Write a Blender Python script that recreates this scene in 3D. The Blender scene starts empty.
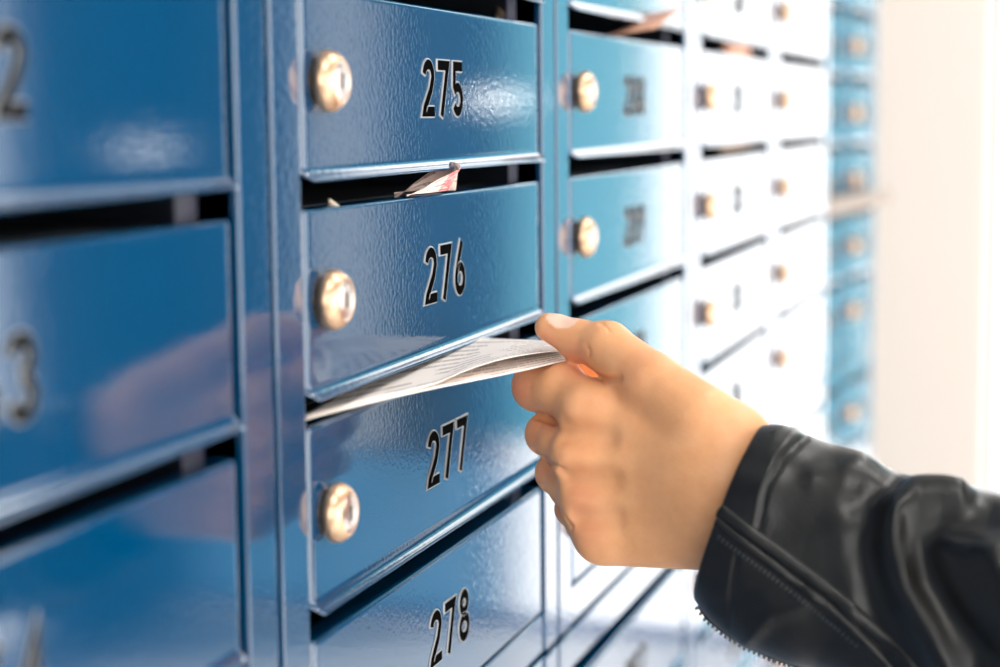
import bpy, bmesh, math, random
import numpy as np
from mathutils import Vector, noise
from mathutils.bvhtree import BVHTree
random.seed(7)
scn = bpy.context.scene
C = scn.collection
ZB = 1.4973                      # height of the top edge of door 275 above the floor
PITCH, RIM, LIP, GAP, DW = .0787, .0640, .0690, .0564, .300
CAM = np.array([-.60426509, -.26325176, ZB - .04731911])
YAW, PIT, ROLL, FL = .30548414, -.1157878, -.00953544, 1.85156392
def axes():
    f = np.array([math.cos(PIT)*math.cos(YAW), math.cos(PIT)*math.sin(YAW), math.sin(PIT)])
    r = np.cross(f, [0, 0, 1]); r /= np.linalg.norm(r); u = np.cross(r, f)
    c, s = math.cos(ROLL), math.sin(ROLL)
    return c*r + s*u, -s*r + c*u, f
AR, AU, AF = axes()
def at(x, y, z):                 # a measured point of the photograph at its distance z (metres) -> world
    return CAM + z*(AF + (x - 500)/(FL*1000)*AR - (y - 333.5)/(FL*1000)*AU)
def onwall(x, y, Y=0.0):
    d = AF + (x - 500)/(FL*1000)*AR - (y - 333.5)/(FL*1000)*AU
    return CAM + d*((Y - CAM[1])/d[1])
def proj(P):
    d = np.asarray(P) - CAM; z = d @ AF
    return 500 + FL*1000*(d @ AR)/z, 333.5 - FL*1000*(d @ AU)/z, z

# ------------------------------------------------------------------ materials
def mat(name, col, rough=.5, metal=0, **k):
    m = bpy.data.materials.new(name); m.use_nodes = True
    b = m.node_tree.nodes['Principled BSDF']
    b.inputs['Base Color'].default_value = (*col, 1); b.inputs['Roughness'].default_value = rough
    b.inputs['Metallic'].default_value = metal
    for n, v in k.items(): b.inputs[n].default_value = v
    return m
def nodes(m): return m.node_tree.nodes, m.node_tree.links, m.node_tree.nodes['Principled BSDF']
def add_noise(m, scale, detail=2, rough=.5, vec='Object'):
    N, L, b = nodes(m)
    tc = N.new('ShaderNodeTexCoord'); nz = N.new('ShaderNodeTexNoise')
    nz.inputs['Scale'].default_value = scale; nz.inputs['Detail'].default_value = detail; nz.inputs['Roughness'].default_value = rough
    L.new(tc.outputs[vec], nz.inputs['Vector']); return nz
def bump(m, src, strength, dist, prev=None):
    N, L, b = nodes(m); bp = N.new('ShaderNodeBump')
    bp.inputs['Strength'].default_value = strength; bp.inputs['Distance'].default_value = dist
    L.new(src, bp.inputs['Height'])
    if prev: L.new(prev.outputs[0], bp.inputs['Normal'])
    L.new(bp.outputs[0], b.inputs['Normal']); return bp
def ramp(m, src, stops):
    N, L, b = nodes(m); r = N.new('ShaderNodeValToRGB')
    el = r.color_ramp.elements
    while len(el) < len(stops): el.new(.5)
    for e, (p, c) in zip(el, stops): e.position = p; e.color = (*c, 1)
    L.new(src, r.inputs[0]); return r

M = {}
def paint(name, col, rough=.055):
    m = mat(name, col, rough, 0, **{'IOR': 1.85})
    n1 = add_noise(m, 420, 2, .5); b1 = bump(m, n1.outputs['Fac'], .08, .0006)
    n2 = add_noise(m, 6, 2); r = ramp(m, n2.outputs['Fac'], [(.3, tuple(c*.9 for c in col)), (.7, tuple(min(1, c*1.1) for c in col))])
    N, L, b = nodes(m); L.new(r.outputs[0], b.inputs['Base Color'])
    return m
M['blue'] = paint('blue_enamel', (.0000, .044, .114))
M['inside'] = mat('shade_dark_inside', (.004, .010, .022), .7)  # inside is the same blue; the lack of light is painted in
M['digit'] = mat('black_gloss', (.002, .002, .002), .4, 0, **{'IOR': 1.04, 'Specular IOR Level': .03})
M['chrome'] = mat('silver_rim', (.26, .26, .26), .45, .6)
M['brass'] = mat('warm_brass', (.72, .47, .30), .34, 1)
nz = add_noise(M['brass'], 900, 2); bump(M['brass'], nz.outputs['Fac'], .15, .0002)
M['plug'] = mat('nickel_plug', (.66, .55, .50), .30, 1)
M['black'] = mat('keyhole_black', (.01, .01, .01), .5)
M['plaster'] = mat('white_plaster', (.78, .77, .75), .7)
nz = add_noise(M['plaster'], 60, 4); bump(M['plaster'], nz.outputs['Fac'], .1, .002)
M['grey'] = mat('grey_plaster', (.04, .075, .105), .7)
nz = add_noise(M['grey'], 60, 4); bump(M['grey'], nz.outputs['Fac'], .1, .002)
M['bluegrey'] = mat('blue_grey_paint', (.04, .075, .105), .6)
tm = mat('added_tint_pane', (1, 1, 1), .1); N, L, b = nodes(tm); tr = N.new('ShaderNodeBsdfTransparent'); tr.inputs[0].default_value = (.33, .56, .60, 1)  # for unseen panes added to colour the door reflections
gl = N.new('ShaderNodeBsdfGlossy'); gl.inputs['Roughness'].default_value = .05; fx = N.new('ShaderNodeFresnel'); mxs = N.new('ShaderNodeMixShader')
L.new(fx.outputs[0], mxs.inputs[0]); L.new(tr.outputs[0], mxs.inputs[1]); L.new(gl.outputs[0], mxs.inputs[2]); L.new(mxs.outputs[0], N['Material Output'].inputs[0])
M['tint'] = tm
M['tint2'] = tm.copy(); [n for n in M['tint2'].node_tree.nodes if n.type == 'BSDF_TRANSPARENT'][0].inputs[0].default_value = (.28, .42, .52, 1)
M['cream'] = mat('cream_paint', (.84, .73, .65), .6)
M['floor'] = mat('pale_stone', (.60, .60, .60), .25)
nz = add_noise(M['floor'], 8, 5); r = ramp(M['floor'], nz.outputs['Fac'], [(.3, (.52, .52, .53)), (.7, (.68, .67, .66))])
nodes(M['floor'])[1].new(r.outputs[0], nodes(M['floor'])[2].inputs['Base Color'])
M['ceil'] = mat('ceiling_white', (.75, .75, .75), .8)
M['frame'] = mat('window_frame_dark', (.05, .05, .13), .4)
M['lamp'] = mat('lamp_diffuser', (1, 1, 1), .5, 0, **{'Emission Color': (1, .97, .92, 1), 'Emission Strength': 11})
M['globe'] = mat('added_glint_globe', (1, 1, 1), .5, 0, **{'Emission Color': (1, .97, .92, 1), 'Emission Strength': 6})  # glow of the added globes that make glints in the doors
M['lampcase'] = mat('lamp_case', (.8, .8, .8), .4)
M['beige'] = mat('beige_wood', (.30, .23, .19), .5)

# skin
sk = mat('skin', (.80, .46, .27), .45, 0, **{'Subsurface Weight': .05, 'Subsurface Scale': .004, 'Specular IOR Level': .4})
sk.node_tree.nodes['Principled BSDF'].inputs['Subsurface Radius'].default_value = (1, .35, .18)
N, L, b = nodes(sk)
a = N.new('ShaderNodeAttribute'); a.attribute_name = 'tone'
sp = N.new('ShaderNodeSeparateColor'); L.new(a.outputs['Color'], sp.inputs[0])
nz = add_noise(sk, 90, 4, .6)
r = ramp(sk, nz.outputs['Fac'], [(.3, (.77, .355, .155)), (.7, (.84, .42, .20))])
mx = N.new('ShaderNodeMix'); mx.data_type = 'RGBA'; L.new(sp.outputs[0], mx.inputs[0]); L.new(r.outputs[0], mx.inputs[6]); mx.inputs[7].default_value = (.62, .20, .115, 1)
mx2 = N.new('ShaderNodeMix'); mx2.data_type = 'RGBA'; L.new(sp.outputs[1], mx2.inputs[0]); L.new(mx.outputs[2], mx2.inputs[6]); mx2.inputs[7].default_value = (.84, .56, .42, 1)
L.new(mx2.outputs[2], b.inputs['Base Color'])
mr = N.new('ShaderNodeMapRange'); L.new(sp.outputs[1], mr.inputs[0]); mr.inputs[3].default_value = .42; mr.inputs[4].default_value = .2
L.new(mr.outputs[0], b.inputs['Roughness'])
n1 = add_noise(sk, 160, 4, .6); b1 = bump(sk, n1.outputs['Fac'], .25, .0008)
vt = N.new('ShaderNodeTexVoronoi'); vt.inputs['Scale'].default_value = 900; tc = N.new('ShaderNodeTexCoord'); L.new(tc.outputs['Object'], vt.inputs['Vector'])
bump(sk, vt.outputs['Distance'], .12, .0003, b1)
M['skin'] = sk
# leather
le = mat('black_leather', (.006, .0055, .005), .33, 0, **{'Specular IOR Level': .42})
n1 = add_noise(le, 38, 3, .5); b1 = bump(le, n1.outputs['Fac'], .25, .004)
N, L, b = nodes(le); vt = N.new('ShaderNodeTexVoronoi'); vt.inputs['Scale'].default_value = 1100; tc = N.new('ShaderNodeTexCoord'); L.new(tc.outputs['Object'], vt.inputs['Vector'])
bump(le, vt.outputs['Distance'], .25, .0002, b1)
M['leather'] = le
M['thread'] = mat('black_thread', (.02, .02, .02), .8)
M['tape'] = mat('zip_tape', (.012, .012, .013), .75)
M['teeth'] = mat('zip_metal', (.10, .10, .10), .35, .8)

# paper with rows of print, driven by the UV of the sheet
def paper(name, base, ink, lines=34, ulen=9, amount=.75, red=None):
    m = mat(name, base, .55); N, L, b = nodes(m)
    uv = N.new('ShaderNodeUVMap'); s = N.new('ShaderNodeSeparateXYZ'); L.new(uv.outputs[0], s.inputs[0])
    def mth(op, x, y=None, y2=None):
        q = N.new('ShaderNodeMath'); q.operation = op
        for i, v in enumerate((x, y, y2)):
            if v is None: continue
            if hasattr(v, 'is_linked'): L.new(v, q.inputs[i])
            else: q.inputs[i].default_value = v
        return q.outputs[0]
    v = mth('MULTIPLY', s.outputs[1], lines); fr = mth('FRACT', v); row = mth('FLOOR', v)
    stripe = mth('GREATER_THAN', fr, .55)
    nzn = N.new('ShaderNodeTexNoise'); nzn.inputs['Scale'].default_value = 1; nzn.inputs['Detail'].default_value = 3
    cb = N.new('ShaderNodeCombineXYZ'); L.new(mth('MULTIPLY', s.outputs[0], 160), cb.inputs[0]); L.new(mth('MULTIPLY', row, 7.3), cb.inputs[1]); L.new(cb.outputs[0], nzn.inputs['Vector'])
    words_ = mth('GREATER_THAN', nzn.outputs['Fac'], .42)
    nb = N.new('ShaderNodeTexNoise'); nb.inputs['Scale'].default_value = 1
    cb2 = N.new('ShaderNodeCombineXYZ'); L.new(mth('MULTIPLY', s.outputs[0], ulen), cb2.inputs[0]); L.new(mth('MULTIPLY', s.outputs[1], 5), cb2.inputs[1]); L.new(cb2.outputs[0], nb.inputs['Vector'])
    block = mth('GREATER_THAN', nb.outputs['Fac'], .46)
    f = mth('MULTIPLY', mth('MULTIPLY', mth('MULTIPLY', stripe, words_), block), amount)
    mx = N.new('ShaderNodeMix'); mx.data_type = 'RGBA'; L.new(f, mx.inputs[0]); mx.inputs[6].default_value = (*base, 1); mx.inputs[7].default_value = (*ink, 1)
    out = mx.outputs[2]
    if red:
        g = mth('MULTIPLY', mth('GREATER_THAN', s.outputs[0], red[0]), mth('LESS_THAN', s.outputs[0], red[1]))
        m2 = N.new('ShaderNodeMix'); m2.data_type = 'RGBA'
        nr = N.new('ShaderNodeTexNoise'); nr.inputs['Scale'].default_value = 14; L.new(uv.outputs[0], nr.inputs['Vector'])
        L.new(mth('MULTIPLY', g, mth('GREATER_THAN', nr.outputs['Fac'], .47)), m2.inputs[0]); L.new(out, m2.inputs[6]); m2.inputs[7].default_value = (.75, .10, .12, 1); out = m2.outputs[2]
    L.new(out, b.inputs['Base Color']); return m
M['newsprint'] = paper('printed_paper', (.95, .85, .78), (.20, .16, .15), 11, 4, .5)
M['pinkprint'] = paper('pink_print', (.80, .60, .52), (.12, .10, .07), 2, 9, .75, red=(.56, .74))
M['plainpaper'] = mat('cream_paper', (.80, .66, .50), .6)
M['orangepaper'] = mat('orange_paper', (.80, .42, .28), .6)
M['kraft'] = mat('kraft_paper', (.35, .24, .16), .7)

# ------------------------------------------------------------------ helpers
def obj(name, me, m=None, parent=None, smooth=False):
    if isinstance(me, bmesh.types.BMesh):
        bm = me; me = bpy.data.meshes.new(name); bm.to_mesh(me); bm.free()
    o = bpy.data.objects.new(name, me); C.objects.link(o)
    for x in ([m] if not isinstance(m, (list, tuple)) else m):
        if x and x.name not in [q.name for q in me.materials if q]: me.materials.append(x)
    if parent: o.parent = parent
    if smooth:
        for p in me.polygons: p.use_smooth = True
    return o
def tag(o, label, cat, group=None, kind=None):
    o['label'] = label; o['category'] = cat
    if group: o['group'] = group
    if kind: o['kind'] = kind
    return o
def empty(name, loc, label, cat, group=None):
    o = bpy.data.objects.new(name, None); C.objects.link(o); o.location = loc; o.empty_display_size = .02
    return tag(o, label, cat, group)
def box(bm, x0, x1, y0, y1, z0, z1, bev=0, mi=0):
    r = bmesh.ops.create_cube(bm, size=1)
    for v in r['verts']:
        v.co = Vector(((x0+x1)/2 + v.co.x*(x1-x0), (y0+y1)/2 + v.co.y*(y1-y0), (z0+z1)/2 + v.co.z*(z1-z0)))
    fs = {f for v in r['verts'] for f in v.link_faces}
    for f in fs: f.material_index = mi
    if bev:
        es = list({e for v in r['verts'] for e in v.link_edges})
        rr = bmesh.ops.bevel(bm, geom=es, offset=bev, segments=3, affect='EDGES', profile=.6)
        for f in rr['faces']: f.material_index = mi; f.smooth = True
def structure(name, bm, m):
    o = obj(name, bm, m); o['kind'] = 'structure'; return o
def grid_mesh(rows, closed=False, uv=False):
    """rows: list of equal-length lists of points"""
    n, k = len(rows), len(rows[0])
    vs = [tuple(p) for r_ in rows for p in r_]; fs = []
    for i in range(n-1):
        for j in range(k if closed else k-1):
            j2 = (j+1) % k
            fs.append((i*k+j, i*k+j2, (i+1)*k+j2, (i+1)*k+j))
    me = bpy.data.meshes.new('m'); me.from_pydata(vs, [], fs)
    if uv:
        ul = me.uv_layers.new(name='UVMap')
        for lp in me.loops:
            i, j = divmod(lp.vertex_index, k); ul.data[lp.index].uv = (i/(n-1), j/(k-1))
    me.update(); return me

# ------------------------------------------------------------------ mailboxes
def door_mesh(W, lip=True):
    """folded sheet-metal door: origin at its top left corner, face on y = 0, outward is -y"""
    xs = [0, .0006, .0016, .003, .0045, .0065, .010, .016]
    xs = xs + [.016 + (W-.032)*i/10 for i in range(1, 10)] + [W - x for x in reversed(xs)]
    def back(x):                         # how far the rolled side edges fall back
        t = min(x, W - x)
        return .0070*(1 - min(1, t/.0035))**2
    def lipf(x):
        t = min(x - .0005, W - x - .0015)
        return max(0, min(1, t/.0025))**.5
    rows = []
    for x in xs:
        b_, l_ = back(x), lipf(x) if lip else 0
        bot = RIM if lip else .0656
        p = [(x, .012, -.0012), (x, .0022 + b_, -.0003), (x, .0006 + b_, -.0006), (x, b_, -.0018), (x, b_, -.0026), (x, b_, -.0040), (x, b_, -bot*.5), (x, b_, -bot + .004), (x, b_, -bot + .0024), (x, b_, -bot + .001), (x, b_, -bot)]
        if lip:
            p += [(x, b_ - .0005*l_, -bot - .0013*l_), (x, b_ - .0016*l_, -bot - .0028*l_), (x, b_ - .0030*l_, -bot - .0038*l_), (x, b_ - .0046*l_, -bot - .0044*l_),
                  (x, b_ - .0039*l_, -bot - .0052*l_), (x, b_ - .0030*l_, -bot - .0050*l_), (x, b_ - .0010*l_, -bot - .0029*l_), (x, b_ + .0014, -bot - .0012*l_ - .0002), (x, b_ + .0016, -bot + .001)]
        else:
            p += [(x, b_ + .0006, -bot - .0008), (x, b_ + .003, -bot - .001), (x, b_ + .010, -bot - .001)]
        rows.append(p)
    me = grid_mesh(rows)
    for p in me.polygons: p.use_smooth = True
    return me
def lathe(prof, n=40, mi=None):
    """profile (radius, out, material): axis points to -y"""
    bm = bmesh.new(); rings = []
    for r_, o_, _ in prof:
        rings.append([bm.verts.new((r_*math.cos(2*math.pi*k/n), -o_, r_*math.sin(2*math.pi*k/n))) for k in range(n)])
    for i in range(len(prof)-1):
        for k in range(n):
            f = bm.faces.new((rings[i][k], rings[i][(k+1) % n], rings[i+1][(k+1) % n], rings[i+1][k])); f.material_index = prof[i][2]; f.smooth = True
    f = bm.faces.new(rings[-1]); f.material_index = prof[-1][2]
    return bm
def lock_mesh():
    P = [(.0085, -.002, 0), (.0085, .0022, 0), (.0094, .0024, 0), (.0108, .0028, 0), (.0112, .0034, 0), (.0112, .0050, 0), (.0108, .0062, 0), (.0096, .0080, 0), (.0084, .0092, 0), (.0078, .0096, 0),
         (.0073, .0094, 1), (.0070, .0084, 1), (.0068, .0086, 1), (.0062, .0092, 1), (.0040, .0095, 1), (.0012, .0096, 1)]
    bm = lathe(P)
    box(bm, -.0005, .0005, -.0098, -.0092, -.0026, .0026, 0, 2)
    me = bpy.data.meshes.new('lock'); bm.to_mesh(me); bm.free(); return me
# digits, each a set of strokes in a 0.62 x 1 cell
def arc(cx, cy, rx, ry, a0, a1, n=14):
    return [(cx + rx*math.cos(math.radians(a0 + (a1-a0)*i/n)), cy + ry*math.sin(math.radians(a0 + (a1-a0)*i/n))) for i in range(n+1)]
SW = .170
h = SW/2
DIG = {
 '0': [arc(.31, .5, .31-h, .5-h, 90, 450, 28)],
 '1': [[(.06, .76), (.34, .93), (.34, 0)]],
 '2': [arc(.31, .5+.22+.0, .31-h, .28-h, 172, -28, 18) + [(.43, .47), (.10, .13), (.08, h), (.62, h)]],
 '3': [arc(.30, .73, .30-h, .27-h, 165, -90, 16), arc(.30, .28, .31-h, .28-h+.01, 90, -165, 16)],
 '4': [[(.40, 0), (.40, .98), (.05, .28), (.62, .28)]],
 '5': [[(.57, 1-h), (.12, 1-h), (.10, .56)] + arc(.29, .31, .31-h, .31-h, 125, -150, 20)],
 '6': [[(.42, 1.0), (.13, .50)] + arc(.31, .31, .31-h, .31-h, 160, 520, 26)],
 '7': [[(.0, 1-h), (.54, 1-h), (.20, 0)]],
 '8': [arc(.31, .745, .27-h, .255-h, -90, 270, 24), arc(.31, .27, .31-h, .275-h+.005, 90, 450, 24)],
 '9': [[(.20, 0), (.49, .50)] + arc(.31, .69, .31-h, .31-h, -20, 340, 26)],
}
def number_mesh(txt, H=.0236, adv=.0191):
    bm = bmesh.new()
    for k, ch in enumerate(txt):
        ox = k*adv; sc = H
        for path in DIG[ch]:
            P = [Vector((x, y)) for x, y in path]
            closed = (P[0]-P[-1]).length < .01
            if closed: P = P[:-1]
            n = len(P); secs = []
            for i in range(n):
                a_ = P[(i-1) % n] if (closed or i > 0) else None; c_ = P[(i+1) % n] if (closed or i < n-1) else None
                d1 = (P[i]-a_).normalized() if a_ is not None else None; d2 = (c_-P[i]).normalized() if c_ is not None else None
                if d1 is None: d1 = d2
                if d2 is None: d2 = d1
                t = (d1+d2).normalized(); nrm = Vector((-t.y, t.x)); m_ = 1/max(.55, t.dot(d1))
                secs.append((P[i], nrm*m_))
            def ring(p, nn):
                o = []
                for s_, dep in ((h+.034, -.0002), (h+.028, .0003), (h+.010, .0006), (h+.003, .00055)):
                    q = p + nn*s_; o.append((q, dep))
                return o + [(p - nn*s_, dep) for s_, dep in ((h+.003, .00055), (h+.010, .0006), (h+.028, .0003), (h+.034, -.0002))]
            rings = [[bm.verts.new((ox + q.x*sc, -dep, q.y*sc)) for q, dep in ring(p, nn)] for p, nn in secs]
            m_ = n if closed else n-1
            for i in range(m_):
                A, B = rings[i], rings[(i+1) % n]
                for j in range(7):
                    f = bm.faces.new((A[j], A[j+1], B[j+1], B[j])); f.material_index = 0 if j == 3 else 1
            if not closed:
                for rg, sgn in ((rings[0], -1), (rings[-1], 1)):
                    p, nn = secs[0] if sgn < 0 else secs[-1]
                    d = (Vector((nn.y, -nn.x)).normalized())*sgn*.030
                    tip = [bm.verts.new((v.co.x + d.x*sc*(1 if 0 < j < 7 else 1.2), min(0, v.co.y + .0006), v.co.z + d.y*sc)) for j, v in enumerate(rg)]
                    for j in range(7):
                        f = bm.faces.new((rg[j], rg[j+1], tip[j+1], tip[j])); f.material_index = 1
    bmesh.ops.recalc_face_normals(bm, faces=bm.faces)
    me = bpy.data.meshes.new('number'); bm.to_mesh(me); bm.free(); return me

DEPTH = .26
def cabinet_mesh(W, nrows, bottom, top, gap=GAP):
    """welded cabinet; origin at the top left corner of its first door. Hollow boxes, side stiles, rails."""
    bm = bmesh.new(); z1 = .0245 + (PITCH-.0670); z0 = -(nrows-1)*PITCH - .0672
    zt, zb = .0318, z0 - .0215
    g = gap/2 - .0022
    for x0, x1 in ((-g, -.0030), (W+.0030, W+g)):                # stiles, folded with round edges
        box(bm, x0, x1, -.0008, .0030, zb, zt, .0011)
        box(bm, x0+.0004, x1-.0004, .0030, .020, zb, zt)
    box(bm, -g+.001, W+g-.001, .0004, .018, zb, z0 - .0012, .0010)   # bottom rail
    box(bm, -g+.001, W+g-.001, .0004, .018, .0098, zt, .0010)       # top rail
    box(bm, -g-.0018, -g, .0075, .02, zb, zt); box(bm, W+g, W+g+.0018, .0075, .02, zb, zt)
    # body: hollow boxes, the shade inside put into their dark colour
    for x0, x1 in ((-.0048, -.0034), (W+.0034, W+.0048)): box(bm, x0, x1, .003, DEPTH, zb, zt, 0, 1)
    box(bm, -g, W+g, DEPTH-.001, DEPTH, zb, zt, 0, 1)
    box(bm, -g, W+g, .02, DEPTH, zt-.001, zt, 0, 0); box(bm, -g, W+g, .02, DEPTH, zb, zb+.001, 0, 0)
    box(bm, -g, -g+.001, .02, DEPTH, zb, zt, 0, 0); box(bm, W+g-.001, W+g, .02, DEPTH, zb, zt, 0, 0)
    for i in range(nrows):
        z = -i*PITCH
        if i: box(bm, -.004, W+.004, .030, DEPTH, z - .0030, z - .0020, 0, 1)       # floor of the box above, ends behind the flap
        box(bm, W-.0210, W-.0055, .010, .0112, z - .002, z + .012, 0, 2)            # hinge tab seen in the slot
    me = bpy.data.meshes.new('casing'); bm.to_mesh(me); bm.free(); return me
M['tab'] = mat('blue_grey_tab', (.022, .022, .045), .5)
LOCK = lock_mesh()
LOCKDX, LOCKDZ = None, None
q = onwall(343, 300, -.0080) ; LX, LZ = q[0], q[2] - (ZB - PITCH)
DOORS = {}
def cabinet(name, x, ztop, nrows, first, label, W=DW, gap=GAP, y=0, numbers=True):
    t = empty(name, (x, y, ztop), label, 'mailboxes', 'blue steel mailbox columns')
    key = (W, nrows, gap)
    if key not in DOORS: DOORS[key] = (cabinet_mesh(W, nrows, 0, 0, gap), door_mesh(W, True), door_mesh(W, False))
    cm, dl, dp = DOORS[key]
    c = obj('casing', cm, [M['blue'], M['inside'], M['tab']], t)
    for i in range(nrows):
        last = i == nrows-1
        d = obj('door', dp if last else dl, M['blue'], t, True); d.location = (0, 0, -i*PITCH)
        d['label'] = 'blue steel mailbox door numbered %d' % (first+i)
        l = obj('lock', LOCK, [M['brass'], M['plug'], M['black']], d); l.location = (LX, 0, LZ); l.rotation_euler = (0, math.radians([0, 8, -5, 12, 3, -9, 6][(i*3+first) % 7]), 0)
        if numbers:
            nn = obj('number', number_mesh(str(first+i)), [M['digit'], M['chrome']], d)
            nn.location = (.1255*W/DW, 0, -.0463)
    return t
CP = DW + GAP
words_ = ['leftmost column', 'column the hand reaches into', 'column right behind the hand', 'third column from the left', 'fourth column from the left, at the far end of the near bank']
up = ['upper blue mailbox column leftmost in view, numbered 259 to 265 with door 262 cut by the frame',
      'upper blue mailbox column with doors 275 to 278, the one the hand takes paper from',
      'upper pale-reflecting mailbox column just behind the hand, orange letter in its top slot',
      'upper mailbox column washed white by glare, second column past the hand',
      'upper mailbox column washed white by glare, farthest of the near bank']
lo = ['lower blue mailbox column beneath doors 262 to 265, leftmost in view',
      'lower blue mailbox column directly beneath door 278',
      'lower pale mailbox column under the hand, seen between hand and dark seam',
      'lower white-glared mailbox column beside the jacket cuff',
      'lower white-glared mailbox column hidden mostly behind the sleeve']
LOWZ = -.3600
for c in range(5):
    x = (c-1)*CP
    cabinet('mailbox_column', x, ZB + 3*PITCH, 7, 272 + 13*(c-1), up[c])
    cabinet('mailbox_column', x, ZB + LOWZ, 6, 279 + 13*(c-1), lo[c])
# far bank, turned a little towards the camera
W2, G2, TURN = .127, .040, math.radians(-6)
for k, lab in enumerate(['narrow far blue mailbox column just past the white-glared bank', 'narrow far blue mailbox column next to the cream pillar']):
    for ztop, nr, first, pre in ((ZB + 3*PITCH - .012, 7, 324, ''), (ZB + LOWZ - .012, 6, 331, 'lower ')):
        u_ = G2/2 + .002 + k*(W2+G2)
        cabinet('mailbox_column', 1.424 + u_*math.cos(TURN), ztop, nr, first + 13*k, pre + lab, W2, G2, .022 + u_*math.sin(TURN)).rotation_euler.z = TURN
bm = bmesh.new(); box(bm, 0, .325, -.022, -.0095, -.010, .010, .002)
o = obj('ledge', bm, M['beige']); zz_ = onwall(855, 199, .0)[2]; o.location = (1.43, .022, float(zz_)); o.rotation_euler.z = TURN
tag(o, 'thin beige ledge running across the two narrow far blue columns', 'ledge')

# ------------------------------------------------------------------ post in the slots
def sheet(name, corners, m, label, cat='leaflet', parent=None, n=24, sag=0.0, thick=.0002, curl=None, group=None):
    """corners: start-front, end-front, end-back, start-back"""
    a_, b_, c_, d_ = [np.array(p, float) for p in corners]
    rows = []
    for i in range(n+1):
        u = i/n; r_ = []
        for j in range(13):
            v = j/12
            p = (a_*(1-u)+b_*u)*(1-v) + (d_*(1-u)+c_*u)*v
            p = p + np.array([0, 0, -sag*4*u*(1-u)])
            if curl: p = p + np.array(curl(u, v))
            r_.append(p)
        rows.append(r_)
    o = obj(name, grid_mesh(rows, uv=True), m, parent, True)
    md = o.modifiers.new('thickness', 'SOLIDIFY'); md.thickness = thick; md.offset = 0
    if parent is None: tag(o, label, cat, group)
    return o
zs = ZB - 2*PITCH                       # top edge of door 277
A = onwall(322, 414, 0); A[1] = -.0015; A[2] = zs + .0012
Din = onwall(476, 341, .000)
F = at(582, 353, .7795); G = at(556, 344, .802)
# extend inward beyond the slot
dirn = (A - Din)
Ain = A + np.array([-.005, .008, 0.0]); 
back = Din + (Din - G)*.55; back[2] = max(back[2], zs+.001)
leaf = empty('leaflet', (float(F[0]), float(F[1]), float(F[2])), 'folded printed white leaflet pulled out of the slot above door 277 by the hand', 'leaflet')
def wcurl(u, v): return (0, 0, .0012*math.sin(u*5)*(1-v) - .002*math.sin(math.pi*u)*(1-v)*0.5)
lw = sheet('lower_sheet', [Ain, F, G, back], M['newsprint'], '', n=40, curl=wcurl)
A2 = Ain*.55 + F*.45; 
def ucurl(u, v): return (0, 0, .0010 + .0022*math.sin(math.pi*min(1, u*1.0))*(1-v))
A3 = at(452, 377, .0) ;
p0 = Ain*.40 + F*.60
uf = at(576, 350.5, .783)
us = sheet('upper_sheet', [Ain + np.array([0, .0008, .0004]), uf, G + np.array([0, 0, .0008]), back + np.array([0, .0, .0012])], M['newsprint'], '', n=40, curl=lambda u, v: (0, .003*(1-v)*max(0, math.sin(math.pi*(u-.45)/.55)) if u > .45 else 0, .0005 + (.0026*(1-v)*math.sin(math.pi*(u-.45)/.55) if u > .45 else 0)))
for o in (lw, us):
    for k_ in ('label', 'category'):
        if k_ in o: del o[k_]
    o.parent = leaf; o.matrix_parent_inverse = leaf.matrix_world.inverted() ; 
    o.location = (-leaf.location.x, -leaf.location.y, -leaf.location.z); o.matrix_parent_inverse.identity()

# pink folded flyer in the slot above door 276: a strip that runs out to a rounded bend and back in
z6 = ZB - PITCH
back_top = [(395, 200, .014), (413, 184, .010), (430, 172, .006), (446, 163.5, .001)]
bend = [(453, 162, -.003), (458.5, 164, -.0065), (460.5, 168, -.0085)]
front_top = [(452, 173, -.0075), (440, 178.5, -.0055), (424, 187.5, -.0030), (407, 196.5, -.0008)]
pts_ = [onwall(*p) for p in back_top + bend + front_top]
dense_ = []
for k in range(len(pts_)-1):
    p0, p1, p2, p3 = pts_[max(0, k-1)], pts_[k], pts_[k+1], pts_[min(len(pts_)-1, k+2)]
    for q in range(6):
        t = q/6; dense_.append(.5*((2*p1) + (-p0+p2)*t + (2*p0-5*p1+4*p2-p3)*t*t + (-p0+3*p1-3*p2+p3)*t**3))
dense_.append(pts_[-1]); rows = []
for k, p in enumerate(dense_):
    f_ = k/(len(dense_)-1); zb_ = z6 + .0008
    lean = np.array([-.0045*max(0, min(1, (p[2]-zb_)/.009)) if f_ > .35 else -.001, 0, 0])
    b_ = np.array([p[0], max(p[1], -.0035) if f_ > .5 else p[1], zb_]) + lean
    rows.append([b_*(1-v) + p*v for v in (0, .25, .5, .75, 1)])
flm = grid_mesh(rows, uv=True)
fl = obj('folded_flyer', flm, M['pinkprint'], None, True)
md = fl.modifiers.new('thickness', 'SOLIDIFY'); md.thickness = .0003; md.offset = 0
tag(fl, 'pink and cream folded flyer with red print poking out above door 276', 'flyer')
# small cream corner in the same slot
def corner(px, pts, m, label, name='envelope'):
    Ps = [onwall(x_, y_, Y_) for x_, y_, Y_ in pts]
    o = sheet(name, Ps, m, label, 'envelope', n=6, thick=.0006); return o
corner(0, [(329, 199, .001), (340, 206, .001), (330, 210, .003), (328, 209, .006)], M['plainpaper'], 'tiny cream paper corner showing in the slot left of the pink flyer', 'paper_corner')
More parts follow.
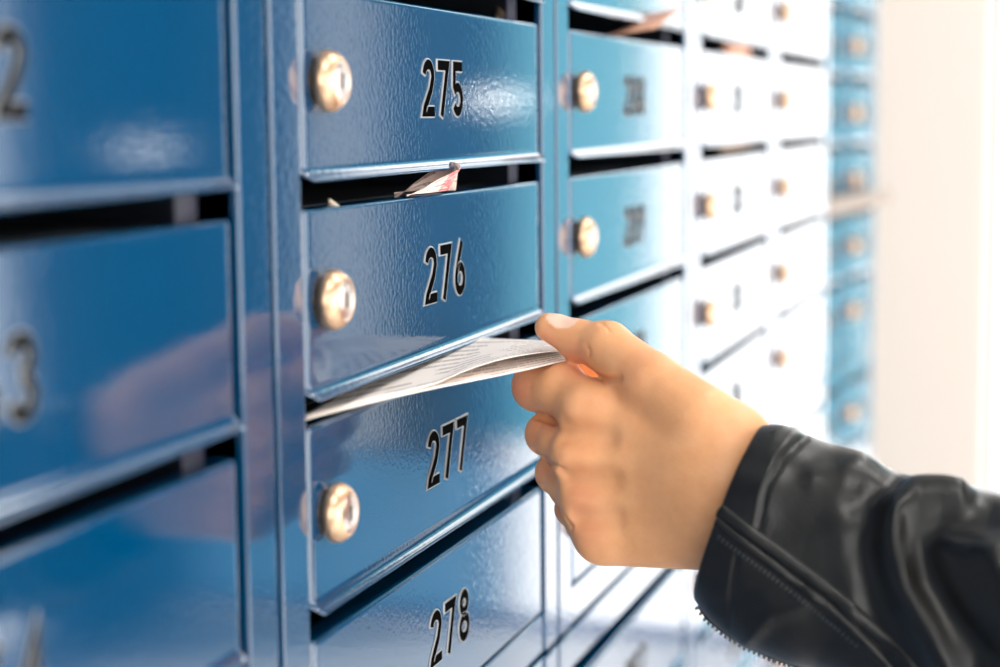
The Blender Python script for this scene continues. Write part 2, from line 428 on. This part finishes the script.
# letters in other slots
corner(0, [(605, 36, .01), (655, 28, -.02), (682, 8, -.03), (640, 16, .015)], M['orangepaper'], 'orange-pink letter sticking out of the top slot behind column 275', 'envelope')
corner(0, [(495, 19, .012), (512, 22, .012), (512, 2, .03), (497, 0, .03)], M['kraft'], 'dull brown envelope inside the slot above door 275')
corner(0, [(505, 492, .012), (524, 484, .012), (524, 478, .022), (508, 486, .022)], M['kraft'], 'dull brown paper deep in the slot above door 278')
corner(0, [(190, 460, .02), (218, 452, .02), (214, 447, .03), (192, 455, .03)], M['kraft'], 'brown paper edge inside the slot below the leftmost middle door')
corner(0, [(728, 53, .006), (750, 56, -.002), (748, 46, .0), (722, 46, .006)], M['orangepaper'], 'pinkish letter in a white-glared slot near the top of the picture')
corner(0, [(718, 153, .006), (750, 147, -.002), (748, 142, .0), (722, 146, .006)], M['kraft'], 'brownish letter in a white-glared slot lower than the pinkish one')

# ------------------------------------------------------------------ hand (distance field -> mesh)
MM = .001
def cc(px, py, z):                        # to camera axes, metres
    return np.array([(px-500)/(FL*1000)*z, -(py-333.5)/(FL*1000)*z, z])
H_ = .0008
lo_, hi_ = cc(500, 590, .74), cc(850, 300, .74)
gx = np.arange(-.004, .155, H_); gy = np.arange(-.112, .016, H_); gz = np.arange(.668, .832, H_)
GX, GY, GZ = np.meshgrid(gx.astype(np.float32), gy.astype(np.float32), gz.astype(np.float32), indexing='ij')
def cap(a_, b_, ra, rb):
    a_ = np.asarray(a_, np.float32); b_ = np.asarray(b_, np.float32); d = b_-a_; L2 = float(d@d)
    t = ((GX-a_[0])*d[0] + (GY-a_[1])*d[1] + (GZ-a_[2])*d[2])/L2; np.clip(t, 0, 1, out=t)
    return np.sqrt((GX-a_[0]-t*d[0])**2 + (GY-a_[1]-t*d[1])**2 + (GZ-a_[2]-t*d[2])**2) - (ra*(1-t) + rb*t)
def smin(a_, b_, k):
    hh = np.clip(.5 + .5*(b_-a_)/k, 0, 1); return b_*(1-hh) + a_*hh - k*hh*(1-hh)
def chain(js, k=.003):
    f = None
    for (p, r0), (q_, r1) in zip(js[:-1], js[1:]):
        c_ = cap(cc(*p), cc(*q_), r0*MM, r1*MM); f = c_ if f is None else smin(f, c_, k*1.0)
    return f
J = dict(
 thumb=[((700, 418, .730), 14), ((652, 383, .744), 12.0), ((607, 347, .760), 10.3), ((578, 340, .768), 8.2), ((549, 327.5, .772), 6.0)],
 index=[((592, 412, .758), 10.6), ((563, 391, .771), 11.0), ((537, 386.5, .783), 10.2), ((567, 376, .799), 8.2), ((595, 366, .793), 7.2)],
 middle=[((584, 458, .757), 10.4), ((562, 444, .772), 9.2), ((547, 434, .784), 8.8), ((575, 430, .806), 7.6), ((602, 436, .800), 6.6)],
 ring=[((590, 502, .757), 10.0), ((570, 486, .771), 8.9), ((556, 473, .783), 8.3), ((580, 472, .804), 7.2), ((604, 478, .798), 6.4)],
 pinky=[((604, 536, .754), 9.4), ((586, 523, .768), 7.9), ((573, 509, .780), 7.2), ((592, 508, .798), 6.4), ((612, 512, .792), 5.8)])
F_ = {k: chain(v) for k, v in J.items()}
# palm and back of the hand
palm = None
for a_, b_, ra, rb in (((592, 412, .759), (722, 448, .732), 11.2, 15), ((584, 458, .757), (724, 470, .731), 11.2, 15.5), ((591, 502, .757), (724, 500, .732), 10.8, 15.5),
                       ((605, 537, .756), (716, 528, .735), 10.6, 15), ((616, 470, .770), (700, 480, .752), 14, 19), ((655, 392, .752), (716, 440, .735), 11, 15),
                       ((640, 535, .762), (700, 532, .745), 12.5, 13)):
    c_ = cap(cc(*a_), cc(*b_), ra*MM, rb*MM); palm = c_ if palm is None else smin(palm, c_, .009)
fore = cap(cc(722, 478, .735), cc(845, 560, .742), .0235, .020)
palm = smin(palm, fore, .018)
for px, py, z, r_ in ((580, 408, .7520, 5.5), (571, 457, .7512, 5.2), (581, 500, .7512, 4.7), (592, 534, .7508, 4.3)):   # knuckles
    palm = smin(palm, cap(cc(px, py, z), cc(px+10, py+1, z-.001), r_*MM, r_*MM*.8), .011)
body = palm
fing = F_['index']
for k in ('middle', 'ring', 'pinky'): fing = smin(fing, F_[k], .0012)
body = smin(body, fing, .0075)
body = smin(body, F_['thumb'], .0045)
# thumb nail: slightly proud plate
na, nb_ = cc(548, 323.0, .7690), cc(563, 327.5, .7665)
def ell(c0, ax, rad):
    P = [sum((g-c0[i])*ax_[i] for i, g in enumerate((GX, GY, GZ))) for ax_ in ax]
    return (np.sqrt(sum((p/r_)**2 for p, r_ in zip(P, rad))) - 1)*min(rad)
def unit(v): v = np.asarray(v, float); return v/np.linalg.norm(v)
tdir = unit(cc(551, 328.5, .772) - cc(578, 340, .768))
upv = unit(np.array([.05, .80, -.60]) - tdir*np.dot([.05, .80, -.60], tdir)); sdv = np.cross(tdir, upv)
ncen = cc(560, 332.5, .7705) + upv*.0052
nail = ell(ncen, (tdir, upv, sdv), (.0072, .0016, .0052))
body = smin(body, nail, .0006)
# creases: small grooves at the thumb joint and at the finger webs
def groove(a_, b_, r_, k):
    global body
    g = cap(cc(*a_), cc(*b_), r_*MM, r_*MM); body = -smin(-body, g, k)
groove((585, 357, .7515), (590, 368, .7535), .7, .0016)
groove((600, 319, .757), (604, 330, .7500), .35, .0012)
def surfz(px, py):
    for z in np.arange(.70, .82, .0004):
        p = cc(px, py, z); i_, j_, k_ = int((p[0]-gx[0])/H_), int((p[1]-gy[0])/H_), int((p[2]-gz[0])/H_)
        if body[i_, j_, k_] < 0: return z
    return None
def crease(poly, r_, k):
    global body
    P_ = [(x, y, surfz(x, y)) for x, y in poly]; P_ = [p for p in P_ if p[2]]
    g = None
    for a_, b_ in zip(P_[:-1], P_[1:]):
        c_ = cap(cc(*a_), cc(*b_), r_*MM, r_*MM); g = c_ if g is None else np.minimum(g, c_)
    body = -smin(-body, g, k)
crease([(527, 414), (538, 417), (549, 421), (557, 424)], .9, .0022)
crease([(535, 451), (546, 457), (556, 465), (564, 474)], .9, .0022)
crease([(544, 487), (553, 499), (563, 513), (572, 527)], .8, .0020)
def valley(poly, r_, out, k):
    global body
    P_ = [(x, y, surfz(x, y) - (out + e_)*MM) for (x, y), e_ in zip(poly, (.15, .35, 1.6))]; g = None
    for a_, b_ in zip(P_[:-1], P_[1:]):
        c_ = cap(cc(*a_), cc(*b_), r_*MM, r_*MM); g = c_ if g is None else np.minimum(g, c_)
    body = -smin(-body, g, k)
valley([(564, 433), (577, 434), (603, 438)], 3.6, 2.7, .006)
valley([(568, 480), (581, 480), (607, 481)], 3.4, 2.6, .006)
valley([(578, 519), (590, 519), (612, 518)], 3.0, 2.3, .005)
crease([(600, 377), (610, 378), (620, 378.5)], .5, .003)
crease([(588, 344), (591, 352), (590, 360)], .3, .0012)
crease([(600, 323), (606, 327), (610, 333)], .25, .0010)
def nets(S):
    ins = S < 0
    n = S.shape
    corners = [(i, j, k) for i in (0, 1) for j in (0, 1) for k in (0, 1)]
    cnt = sum(ins[i:n[0]-1+i, j:n[1]-1+j, k:n[2]-1+k].astype(np.int8) for i, j, k in corners)
    act = (cnt > 0) & (cnt < 8); idx = -np.ones(act.shape, np.int64); ci = np.argwhere(act); idx[act] = np.arange(len(ci))
    acc = np.zeros((len(ci), 3)); num = np.zeros(len(ci))
    for a0 in corners:
        for ax in range(3):
            if a0[ax]: continue
            b0 = list(a0); b0[ax] = 1
            sa = S[ci[:, 0]+a0[0], ci[:, 1]+a0[1], ci[:, 2]+a0[2]]; sb = S[ci[:, 0]+b0[0], ci[:, 1]+b0[1], ci[:, 2]+b0[2]]
            m = (sa < 0) != (sb < 0); t = np.where(m, sa/np.where(m, sa-sb, 1), 0)
            p = np.tile(np.array(a0, float), (len(ci), 1)); p[:, ax] += t
            acc[m] += p[m]; num[m] += 1
    V = ci + acc/num[:, None]; Fc = []
    for ax in range(3):
        o1, o2 = [(1, 2), (2, 0), (0, 1)][ax]
        sl0 = [slice(1, None)]*3; sl0[ax] = slice(0, n[ax]-1); sl1 = list(sl0); sl1[ax] = slice(1, n[ax])
        sl0[o1] = slice(1, n[o1]-1); sl0[o2] = slice(1, n[o2]-1); sl1[o1] = sl0[o1]; sl1[o2] = sl0[o2]
        A_, B_ = ins[tuple(sl0)], ins[tuple(sl1)]
        e = np.argwhere(A_ != B_)
        if not len(e): continue
        base = e.copy(); base[:, o1] += 1; base[:, o2] += 1
        def cell(d1, d2):
            c_ = base.copy(); c_[:, o1] += d1; c_[:, o2] += d2; return idx[c_[:, 0], c_[:, 1], c_[:, 2]]
        q_ = np.stack([cell(-1, -1), cell(0, -1), cell(0, 0), cell(-1, 0)], 1)
        flip = ~A_[tuple(e.T)]; q_[flip] = q_[flip][:, ::-1]
        Fc.append(q_)
    return V, np.concatenate(Fc)
V, Fq = nets(body)
Vc = np.stack([gx[0] + V[:, 0]*H_, gy[0] + V[:, 1]*H_, gz[0] + V[:, 2]*H_], 1)
# light smoothing
E_ = np.concatenate([Fq[:, [0, 1]], Fq[:, [1, 2]], Fq[:, [2, 3]], Fq[:, [3, 0]]])
deg = np.bincount(E_.ravel(), minlength=len(Vc)).astype(float)
for it in range(4):
    s_ = np.zeros_like(Vc)
    for ax in range(3):
        s_[:, ax] = np.bincount(E_[:, 0], Vc[E_[:, 1], ax], len(Vc)) + np.bincount(E_[:, 1], Vc[E_[:, 0], ax], len(Vc))
    Vc = Vc + ((.5 if it % 2 == 0 else -.48))*(s_/deg[:, None] - Vc)
Vw = CAM + Vc[:, :1]*AR + Vc[:, 1:2]*AU + Vc[:, 2:]*AF
me = bpy.data.meshes.new('hand')
me.from_pydata(Vw.tolist(), [], Fq[:, ::-1].tolist()); me.update()
bmx = bmesh.new(); bmx.from_mesh(me); bmesh.ops.recalc_face_normals(bmx, faces=bmx.faces); bmx.to_mesh(me); bmx.free()
tone = me.color_attributes.new('tone', 'FLOAT_COLOR', 'POINT')
def near(c0, r_): return np.exp(-(np.linalg.norm(Vc - c0, axis=1)/r_)**2)
red = sum(w*near(cc(*p), r_) for p, r_, w in (((585, 407, .745), .009, .2), ((572, 460, .744), .009, .2), ((580, 498, .744), .008, .4), ((588, 533, .744), .008, .4),
      ((518, 388, .776), .010, .7), ((530, 434, .776), .007, .5), ((540, 470, .776), .006, .5), ((580, 358, .762), .009, .7), ((545, 338, .768), .006, .5), ((640, 372, .74), .010, .3), ((552, 420, .765), .006, .6), ((558, 466, .765), .006, .6), ((556, 510, .776), .007, .5), ((598, 370, .788), .010, .05)))
rel = Vc - ncen
nl = ((rel@tdir)/.0066)**2 + ((rel@sdv)/.0048)**2
nailm = ((nl < 1) & ((rel@upv) > -.0006)).astype(float)
col = np.zeros((len(Vc), 4), np.float32); col[:, 0] = np.clip(red, 0, 1); col[:, 1] = nailm; col[:, 3] = 1
tone.data.foreach_set('color', col.ravel())
hand = obj('person', me, M['skin'], None, True)
tag(hand, 'left hand of a person in a black leather jacket pinching the white leaflet', 'person')
del GX, GY, GZ, body, palm, fing, F_

# ------------------------------------------------------------------ jacket sleeve
NPHI = 96
#        T            B           z     near radius  left shift(px) 
RG = [((768, 426), (698, 603), .722, .030, -20, 13), ((779, 425.5), (710, 618), .7205, .0315, -20, 12), ((790, 428), (728, 634), .719, .033, -22, 12), ((808, 436), (752, 648), .7165, .034, -19, 7),
      ((830, 444), (785, 660), .713, .035, -15), ((852, 449), (815, 668), .710, .036, -14), ((872, 458), (842, 678), .706, .037, -13), ((892, 470), (868, 690), .702, .038, -12),
      ((910, 476), (892, 702), .698, .039, -12), ((940, 480), (925, 720), .692, .041, -12), ((970, 485), (955, 738), .686, .043, -12), ((1005, 491), (990, 765), .679, .045, -12),
      ((1060, 500), (1045, 800), .668, .048, -12), ((1130, 512), (1110, 845), .655, .051, -12)]
rings = []
for (tx, ty), (bx_, by_), z, n_, sh, *upx in RG:
    T_, B_ = at(tx, ty, z), at(bx_, by_, z); Cc = (T_+B_)/2; v = (T_-B_)/2
    Nn = -AF*n_ + AR*(sh/1851*z) + AU*((upx[0] if upx else 0)/1851*z)
    r_ = []
    for k in range(NPHI):
        ph = 2*math.pi*k/NPHI; c_, s_ = math.cos(ph), math.sin(ph)
        sq = (abs(c_)**2.3 + abs(s_)**2.3)**(-1/2.3)
        r_.append(Cc + v*c_*sq + Nn*s_*sq)
    rings.append(r_)
# beyond the frame: forearm to elbow, upper arm to shoulder
last_c = sum(np.array(p) for p in rings[-1])/NPHI
prev_c = sum(np.array(p) for p in rings[-3])/NPHI
elbow = np.array([.035, -.43, ZB - .300]); sh_ = np.array([.16, -.60, ZB - .03])
def frame_ring(c_, d, ra, rb, upref):
    d = d/np.linalg.norm(d); s1 = upref - d*np.dot(upref, d); s1 /= np.linalg.norm(s1); s2 = np.cross(s1, d)
    if np.dot(s2, -AF) < 0: s2 = -s2
    return [c_ + s1*math.cos(2*math.pi*k/NPHI)*ra + s2*math.sin(2*math.pi*k/NPHI)*rb for k in range(NPHI)]
ddir = (last_c-prev_c)/np.linalg.norm(last_c-prev_c)
pts = [last_c, last_c + ddir*.05, (last_c+elbow)/2 + np.array([0, 0, -.01]), elbow, elbow + np.array([.05, -.05, .05]), (elbow+sh_)/2, sh_ + np.array([-.01, .02, -.05]), sh_]
for i in range(1, len(pts)-1):
    d = pts[min(i+1, len(pts)-1)] - pts[i-1]
    up_ = np.array([.1, .35, 1.0]) if i < 4 else np.array([-.5, 1, .4])
    rings.append(frame_ring(pts[i], d, .060 if i < 3 else .066, .055 + .003*i, up_))
# subdivide along the length (Catmull-Rom) in ring space
RA = np.array(rings); nR = len(RA); dense = []
SUB = 9
for i in range(nR-1):
    p0, p1, p2, p3 = RA[max(0, i-1)], RA[i], RA[i+1], RA[min(nR-1, i+2)]
    for s_ in range(SUB):
        t = s_/SUB
        dense.append(.5*((2*p1) + (-p0+p2)*t + (2*p0-5*p1+4*p2-p3)*t*t + (-p0+3*p1-3*p2+p3)*t**3))
dense.append(RA[-1]); D_ = np.array(dense)
def seg_dist(x, y, poly):
    best = np.full(x.shape, 1e9)
    for (x0, y0), (x1, y1) in zip(poly[:-1], poly[1:]):
        dx, dy = x1-x0, y1-y0; t = np.clip(((x-x0)*dx + (y-y0)*dy)/(dx*dx+dy*dy), 0, 1)
        best = np.minimum(best, np.hypot(x-x0-t*dx, y-y0-t*dy))
    return best
rel = D_ - CAM; zz = rel@AF; PX = 500 + FL*1000*(rel@AR)/zz; PY = 333.5 - FL*1000*(rel@AU)/zz
cen = D_.mean(axis=1, keepdims=True); outw = D_ - cen; outw /= np.linalg.norm(outw, axis=2, keepdims=True)
facing = np.clip(-(outw@AF)*3, 0, 1)
disp = np.zeros(PX.shape)
for poly, amp, w in (([(958, 489), (915, 494), (893, 512), (888, 545), (902, 590), (930, 635), (958, 690)], 6.5, 14),
                     ([(990, 515), (945, 518), (925, 540), (932, 575), (955, 615), (985, 655)], -4.5, 17),
                     ([(872, 500), (864, 545), (872, 600), (890, 650)], -2.2, 15),
                     ([(870, 455), (840, 475), (815, 478)], 1.8, 12),
                     ([(895, 486), (868, 492), (850, 505)], -1.5, 10),
                     ([(745, 640), (770, 612), (810, 600), (850, 615)], 1.6, 9),
                     ([(720, 607), (760, 590), (800, 585)], -1.0, 9),
                     ([(758, 530), (765, 490), (785, 455), (806, 438)], -1.0, 2.6),
                     ([(736, 556), (731, 590), (729, 626)], -.9, 2.4),
                     ([(756, 520), (760, 490), (775, 455), (796, 432)], .5, 4),
                     ([(990, 560), (1010, 620), (1040, 700)], 4, 18)):
    disp += amp*MM*np.exp(-(seg_dist(PX, PY, poly)/w)**2)*facing
for i in range(D_.shape[0]):
    for k in range(0, NPHI):
        q_ = D_[i, k]; disp[i, k] += .0011*noise.noise(Vector(q_*38)) + .003*noise.noise(Vector(q_*17))*min(1, max(0, (i-40)/50))
D_ = D_ + outw*disp[..., None]
inner = []
c0 = D_[0].mean(axis=0); axis0 = unit(D_[6].mean(axis=0) - c0)
rim1 = c0 + (D_[0]-c0)*.985 - axis0*.0008; rim2 = c0 + (D_[0]-c0)*.955 - axis0*.0004; rim3 = c0 + (D_[0]-c0)*.94 + axis0*.003; in4 = c0 + (D_[0]-c0)*.93 + axis0*.03
allr = [in4, rim3, rim2, rim1] + list(D_)
# close the shoulder end
endc = D_[-1].mean(axis=0)
allr += [endc + (D_[-1]-endc)*.8 + np.array([.004, -.008, .012]), endc + (D_[-1]-endc)*.4 + np.array([.006, -.012, .018]), endc + (D_[-1]-endc)*.02 + np.array([.006, -.012, .019])]
sm = grid_mesh([list(map(tuple, r_)) for r_ in allr], closed=True)
sleeve = obj('jacket_sleeve', sm, M['leather'], hand, True)
sleeve['label'] = 'black leather jacket sleeve with zipped cuff'
bmx = bmesh.new(); bmx.from_mesh(sm); bmesh.ops.recalc_face_normals(bmx, faces=bmx.faces); bmx.to_mesh(sm)
bvh = BVHTree.FromBMesh(bmx); bmx.free()
def hit(px, py):
    d = Vector(at(px, py, 1.0) - CAM).normalized()
    loc, nrm, i, ds = bvh.ray_cast(Vector(CAM), d)
    if loc is None: return None
    if nrm.dot(d) > 0: nrm = -nrm
    return loc, nrm
def resample(poly, step):
    out = []
    for (x0, y0), (x1, y1) in zip(poly[:-1], poly[1:]):
        n = max(1, int(math.hypot(x1-x0, y1-y0)/step))
        out += [(x0+(x1-x0)*i/n, y0+(y1-y0)*i/n) for i in range(n)]
    return out + [poly[-1]]
def smooth_poly(poly, it=2):
    for _ in range(it):
        q_ = [poly[0]]
        for a_, b_ in zip(poly[:-1], poly[1:]): q_ += [(a_[0]*.75+b_[0]*.25, a_[1]*.75+b_[1]*.25), (a_[0]*.25+b_[0]*.75, a_[1]*.25+b_[1]*.75)]
        poly = q_ + [poly[-1]]
    return poly
def piping(name, poly, w, hgt, m):
    """a raised welt lying on the leather"""
    rows = []
    pp = [hit(x, y) for x, y in resample(smooth_poly(poly), 4)]; pp = [p for p in pp if p]
    for i, (p, nrm) in enumerate(pp):
        t = (pp[min(i+1, len(pp)-1)][0] - pp[max(0, i-1)][0]).normalized(); s_ = t.cross(nrm).normalized()
        rows.append([tuple(p + s_*w*math.cos(a_) + nrm*(hgt*math.sin(a_) - .0003)) for a_ in [math.pi*j/8 for j in range(9)]])
    return obj(name, grid_mesh(rows), m, sleeve, True)
piping('welt', [(715, 507), (728, 517), (752, 535), (790, 562), (850, 608), (900, 655), (925, 685)], .0028, .0016, M['leather'])
piping('welt', [(712, 517), (725, 529), (748, 547), (786, 575), (840, 618), (886, 664), (902, 690)], .0020, .0012, M['leather'])
def stitches(name, poly, step=4.5, ln=.0011):
    bm = bmesh.new(); q_ = resample(smooth_poly(poly), step)
    for a_, b_ in zip(q_[:-1], q_[1:]):
        p, p2 = hit(*a_), hit(*b_)
        if not p or not p2: continue
        t = (p2[0]-p[0]).normalized(); nrm = p[1]; s_ = t.cross(nrm)
        vs = []
        for da, db, dn in ((-1, -1, 0), (1, -1, 0), (1, 1, 0), (-1, 1, 0), (-.7, -.5, 1), (.7, -.5, 1), (.7, .5, 1), (-.7, .5, 1)):
            vs.append(bm.verts.new(p[0] + t*da*ln*.5 + s_*db*.00025 + nrm*(dn*.0003)))
        for f in ((4, 5, 6, 7), (0, 1, 5, 4), (1, 2, 6, 5), (2, 3, 7, 6), (3, 0, 4, 7)): bm.faces.new([vs[i] for i in f])
    return obj(name, bm, M['thread'], sleeve)
stitches('stitching', [(722, 492), (731, 475), (745, 453), (762, 437), (776, 430)], 3.5, .0010)
stitches('stitching', [(765, 522), (772, 492), (790, 458), (812, 440)], 3.5, .0010)
def teeth(name, poly, step, size, on_surface=True, outdir=None):
    bm = bmesh.new(); q_ = resample(poly, step)
    for i, a_ in enumerate(q_[:-1]):
        b_ = q_[i+1]
        if on_surface:
            p = hit(*a_); p2 = hit(*b_)
            if not p or not p2: continue
            loc, nrm = p; t = (p2[0]-loc).normalized()
        else:
            loc = Vector(at(a_[0], a_[1], a_[2])); t = (Vector(at(b_[0], b_[1], b_[2]))-loc).normalized(); nrm = Vector(-AF)
        s_ = t.cross(nrm).normalized()
        if s_.dot(Vector(AU)) > 0: s_ = -s_
        L_, W_, T_ = size
        vs = [bm.verts.new(loc + t*x_*W_*.5 + s_*y_*L_ + nrm*z_) for x_, y_, z_ in ((-1, 0, 0), (1, 0, 0), (.6, 1, 0), (-.6, 1, 0), (-1, 0, T_), (1, 0, T_), (.6, 1, T_*.8), (-.6, 1, T_*.8))]
        for f in ((0, 1, 2, 3), (4, 5, 6, 7), (0, 1, 5, 4), (1, 2, 6, 5), (2, 3, 7, 6), (3, 0, 4, 7)): bm.faces.new([vs[i_] for i_ in f])
    bmesh.ops.recalc_face_normals(bm, faces=bm.faces)
    return obj(name, bm, M['teeth'], sleeve)
teeth('zipper_teeth', [(720, 536), (740, 551), (770, 573), (805, 600), (840, 629), (862, 648)], 5.0, (.0016, .0011, .0007))
# the open half of the zipper runs along the lower edge of the cuff: tape plus teeth
ZL = [(698, 606), (706, 617), (722, 631), (745, 645), (770, 656), (800, 667), (840, 682)]
def zl3(off): return [(x, y+off, .7195 - .00008*(x-698)) for x, y in ZL]
def resample3(poly, n):
    out = []
    for a_, b_ in zip(poly[:-1], poly[1:]):
        k_ = max(1, int(math.hypot(b_[0]-a_[0], b_[1]-a_[1])/n))
        out += [tuple(a_[j]+(b_[j]-a_[j])*i/k_ for j in range(3)) for i in range(k_)]
    return out + [poly[-1]]
top_, bot_ = resample3(zl3(-9), 5), resample3(zl3(2.5), 5)
rows = [[tuple(at(*a_)), tuple(at(*b_)), tuple(at(*b_) + AF*.0012), tuple(at(*a_) + AF*.0012)] for a_, b_ in zip(top_, bot_)]
obj('zipper_tape', grid_mesh(rows, closed=True), M['tape'], sleeve)
bm = bmesh.new(); Q = resample3(zl3(1.5), 4.6)
for i, a_ in enumerate(Q[:-1]):
    p = Vector(at(*a_)); t = (Vector(at(*Q[i+1]))-p).normalized(); nrm = Vector(-AF); s_ = t.cross(nrm).normalized()
    if s_.dot(Vector(AU)) > 0: s_ = -s_
    vs = [bm.verts.new(p + t*x_*.00055 + s_*y_*.0014 + nrm*z_) for x_, y_, z_ in ((-1, 0, -.0014), (1, 0, -.0014), (.7, 1, -.0012), (-.7, 1, -.0012), (-1, 0, .0006), (1, 0, .0006), (.7, 1, .0004), (-.7, 1, .0004))]
    for f in ((0, 1, 2, 3), (4, 5, 6, 7), (0, 1, 5, 4), (1, 2, 6, 5), (2, 3, 7, 6), (3, 0, 4, 7)): bm.faces.new([vs[i_] for i_ in f])
bmesh.ops.recalc_face_normals(bm, faces=bm.faces)
obj('zipper_teeth', bm, M['teeth'], sleeve)

# ------------------------------------------------------------------ room
XE, XW, YS, YN, ZC = 4.3, -3.0, -2.3, .272, 3.3
bm = bmesh.new(); box(bm, XW, XE, YS, YN+.1, -.05, 0); structure('floor', bm, M['floor'])
bm = bmesh.new(); box(bm, XW, XE, YS, YN+.1, ZC, ZC+.05); structure('ceiling', bm, M['ceil'])
bm = bmesh.new(); box(bm, XW, XE, YN, YN+.1, 0, ZC); structure('wall_back', bm, M['bluegrey'])
bm = bmesh.new(); box(bm, XW-.1, XW, YS, YN+.1, 0, .7); box(bm, XW-.1, XW, YS, YN+.1, 3.0, ZC); box(bm, XW-.1, XW, -.2, YN+.1, .7, 3.0); structure('wall_left', bm, M['bluegrey'])
# opposite wall with a long window beside and behind the camera
WX0, WX1 = -2.4, 3.52
bm = bmesh.new(); box(bm, WX1, XE, YS-.1, YS, 0, ZC); box(bm, XW, WX0, YS-.1, YS, 0, ZC); box(bm, WX0, WX1, YS-.1, YS, 2.6, ZC); box(bm, WX0, WX1, YS-.1, YS, 0, .06)
structure('wall_front', bm, M['grey'])
def window(name, x0, x1, y0, y1, z0, z1, n, along):
    bm = bmesh.new(); t = .035
    for k in range(n+1):
        if along == 'x':
            x = x0 + (x1-x0)*k/n; box(bm, x-t/2, x+t/2, y0, y1, z0, z1)
        else:
            y = y0 + (y1-y0)*k/n; box(bm, x0, x1, y-t/2, y+t/2, z0, z1)
    for z in (z0, z1-t): box(bm, x0, x1, y0, y1, z, z+t)
    structure(name, bm, M['frame'])
window('window_1', WX0, WX1, YS-.08, YS-.03, .06, 2.6, 3, 'x')
window('added_fill_window', XW-.08, XW-.03, YS, -.2, .7, 3.0, 2, 'y')  # unseen opening added to light the back of the hand
# far end wall: glazed entrance
GY0, GY1 = -1.28, -.05
bm = bmesh.new(); box(bm, XE, XE+.1, YS, GY0, .52, ZC); box(bm, XE, XE+.1, GY1, YN+.1, 0, ZC); box(bm, XE, XE+.1, GY0, GY1, 3.2, ZC)
structure('wall_right', bm, M['bluegrey'])
bm = bmesh.new(); box(bm, XE-.03, XE, -1.88, -1.62, .52, 2.6, .004); structure('added_pale_strip', bm, M['plaster'])  # pale panel added to reflect as a light band in the doors
window('window_2', XE+.02, XE+.07, GY0, GY1, 0, 3.2, 1, 'y')
window('added_low_window', XE+.02, XE+.07, YS, GY0, 0, .52, 1, 'y')  # low glazing added to brighten reflections in the lower doors
bm = bmesh.new(); box(bm, XE+.03, XE+.036, GY0, -.84, .55, 3.17); structure('added_teal_pane', bm, M['tint'])  # teal pane added to tint what the doors reflect
bm = bmesh.new(); box(bm, XE+.03, XE+.036, YS, GY0-.02, .03, .49); structure('added_low_pane', bm, M['tint2'])  # bluish pane added to dim the low window's reflection
# cream pillar past the far bank
bm = bmesh.new(); box(bm, 3.00, 3.25, -.095, YN, 0, ZC, .004); structure('pillar_1', bm, M['cream'])
# ledge on the far bank
# ceiling lamps
for k, (x, y) in enumerate(((-.9, -1.0), (.9, -1.0), (2.7, -1.0))):
    t = empty('ceiling_lamp', (x, y, ZC), 'square white ceiling lamp panel, number %s along the corridor ceiling' % ['one', 'two', 'three', 'four'][k], 'lamp', 'ceiling lamps')
    bm = bmesh.new(); box(bm, -.31, .31, -.31, .31, -.03, 0, .003); obj('housing', bm, M['lampcase'], t)
    bm = bmesh.new(); box(bm, -.29, .29, -.29, .29, -.034, -.029); obj('diffuser', bm, M['lamp'], t)

for k, (p, lab) in enumerate((((4.12, -2.275, 1.37), 'small round added glint lamp on the window wall near the corner'), ((4.275, -1.275, 1.50), 'small round added glint lamp between the added tinted pane and the pale strip'))):  # unseen globes added to put glints on the doors
    t = empty('added_glint_lamp', p, lab, 'lamp', 'added glint lamps')
    bm = bmesh.new(); bmesh.ops.create_uvsphere(bm, u_segments=24, v_segments=16, radius=.034); o = obj('globe', bm, M['globe'], t, True)
    bm = lathe([(.045, -.02, 0), (.045, .0, 0), (.02, .012, 0)]); o = obj('base', bm, M['lampcase'], t); o.location = (0, -.0, 0) if 0 else ((0, -.022, 0) if k == 0 else (.022, 0, 0))
    o.rotation_euler.z = math.pi if k == 0 else math.radians(-90)

# ------------------------------------------------------------------ sky, camera
w = bpy.data.worlds.new('sky'); scn.world = w; w.use_nodes = True
N, L = w.node_tree.nodes, w.node_tree.links
bg = N['Background']; bg.inputs[1].default_value = 3.6; bg.inputs[0].default_value = (1, .985, .96, 1)
sn = bpy.data.lights.new('sun', 'SUN'); sn.energy = 5; sn.angle = .009; sn.color = (1, .95, .88)
so = bpy.data.objects.new('sun', sn); C.objects.link(so)
so.rotation_euler = Vector((.62, .80, -1.35)).to_track_quat('-Z', 'Y').to_euler()
cam = bpy.data.cameras.new('camera'); co = bpy.data.objects.new('camera', cam); C.objects.link(co)
from mathutils import Matrix
m = Matrix.Identity(4)
for i in range(3): m[i][0], m[i][1], m[i][2], m[i][3] = AR[i], AU[i], -AF[i], CAM[i]
co.matrix_world = m
cam.sensor_width = 36; cam.lens = FL*36; cam.clip_start = .01; cam.clip_end = 100
cam.dof.use_dof = True; cam.dof.focus_distance = .775; cam.dof.aperture_fstop = 5.3
scn.camera = co
scn.view_settings.view_transform = 'Standard'; scn.view_settings.look = 'None'; scn.view_settings.gamma = 1; scn.view_settings.exposure = .22
scn.view_settings.use_curve_mapping = False
scn.cycles.use_denoising = True
scn.cycles.max_bounces = 8
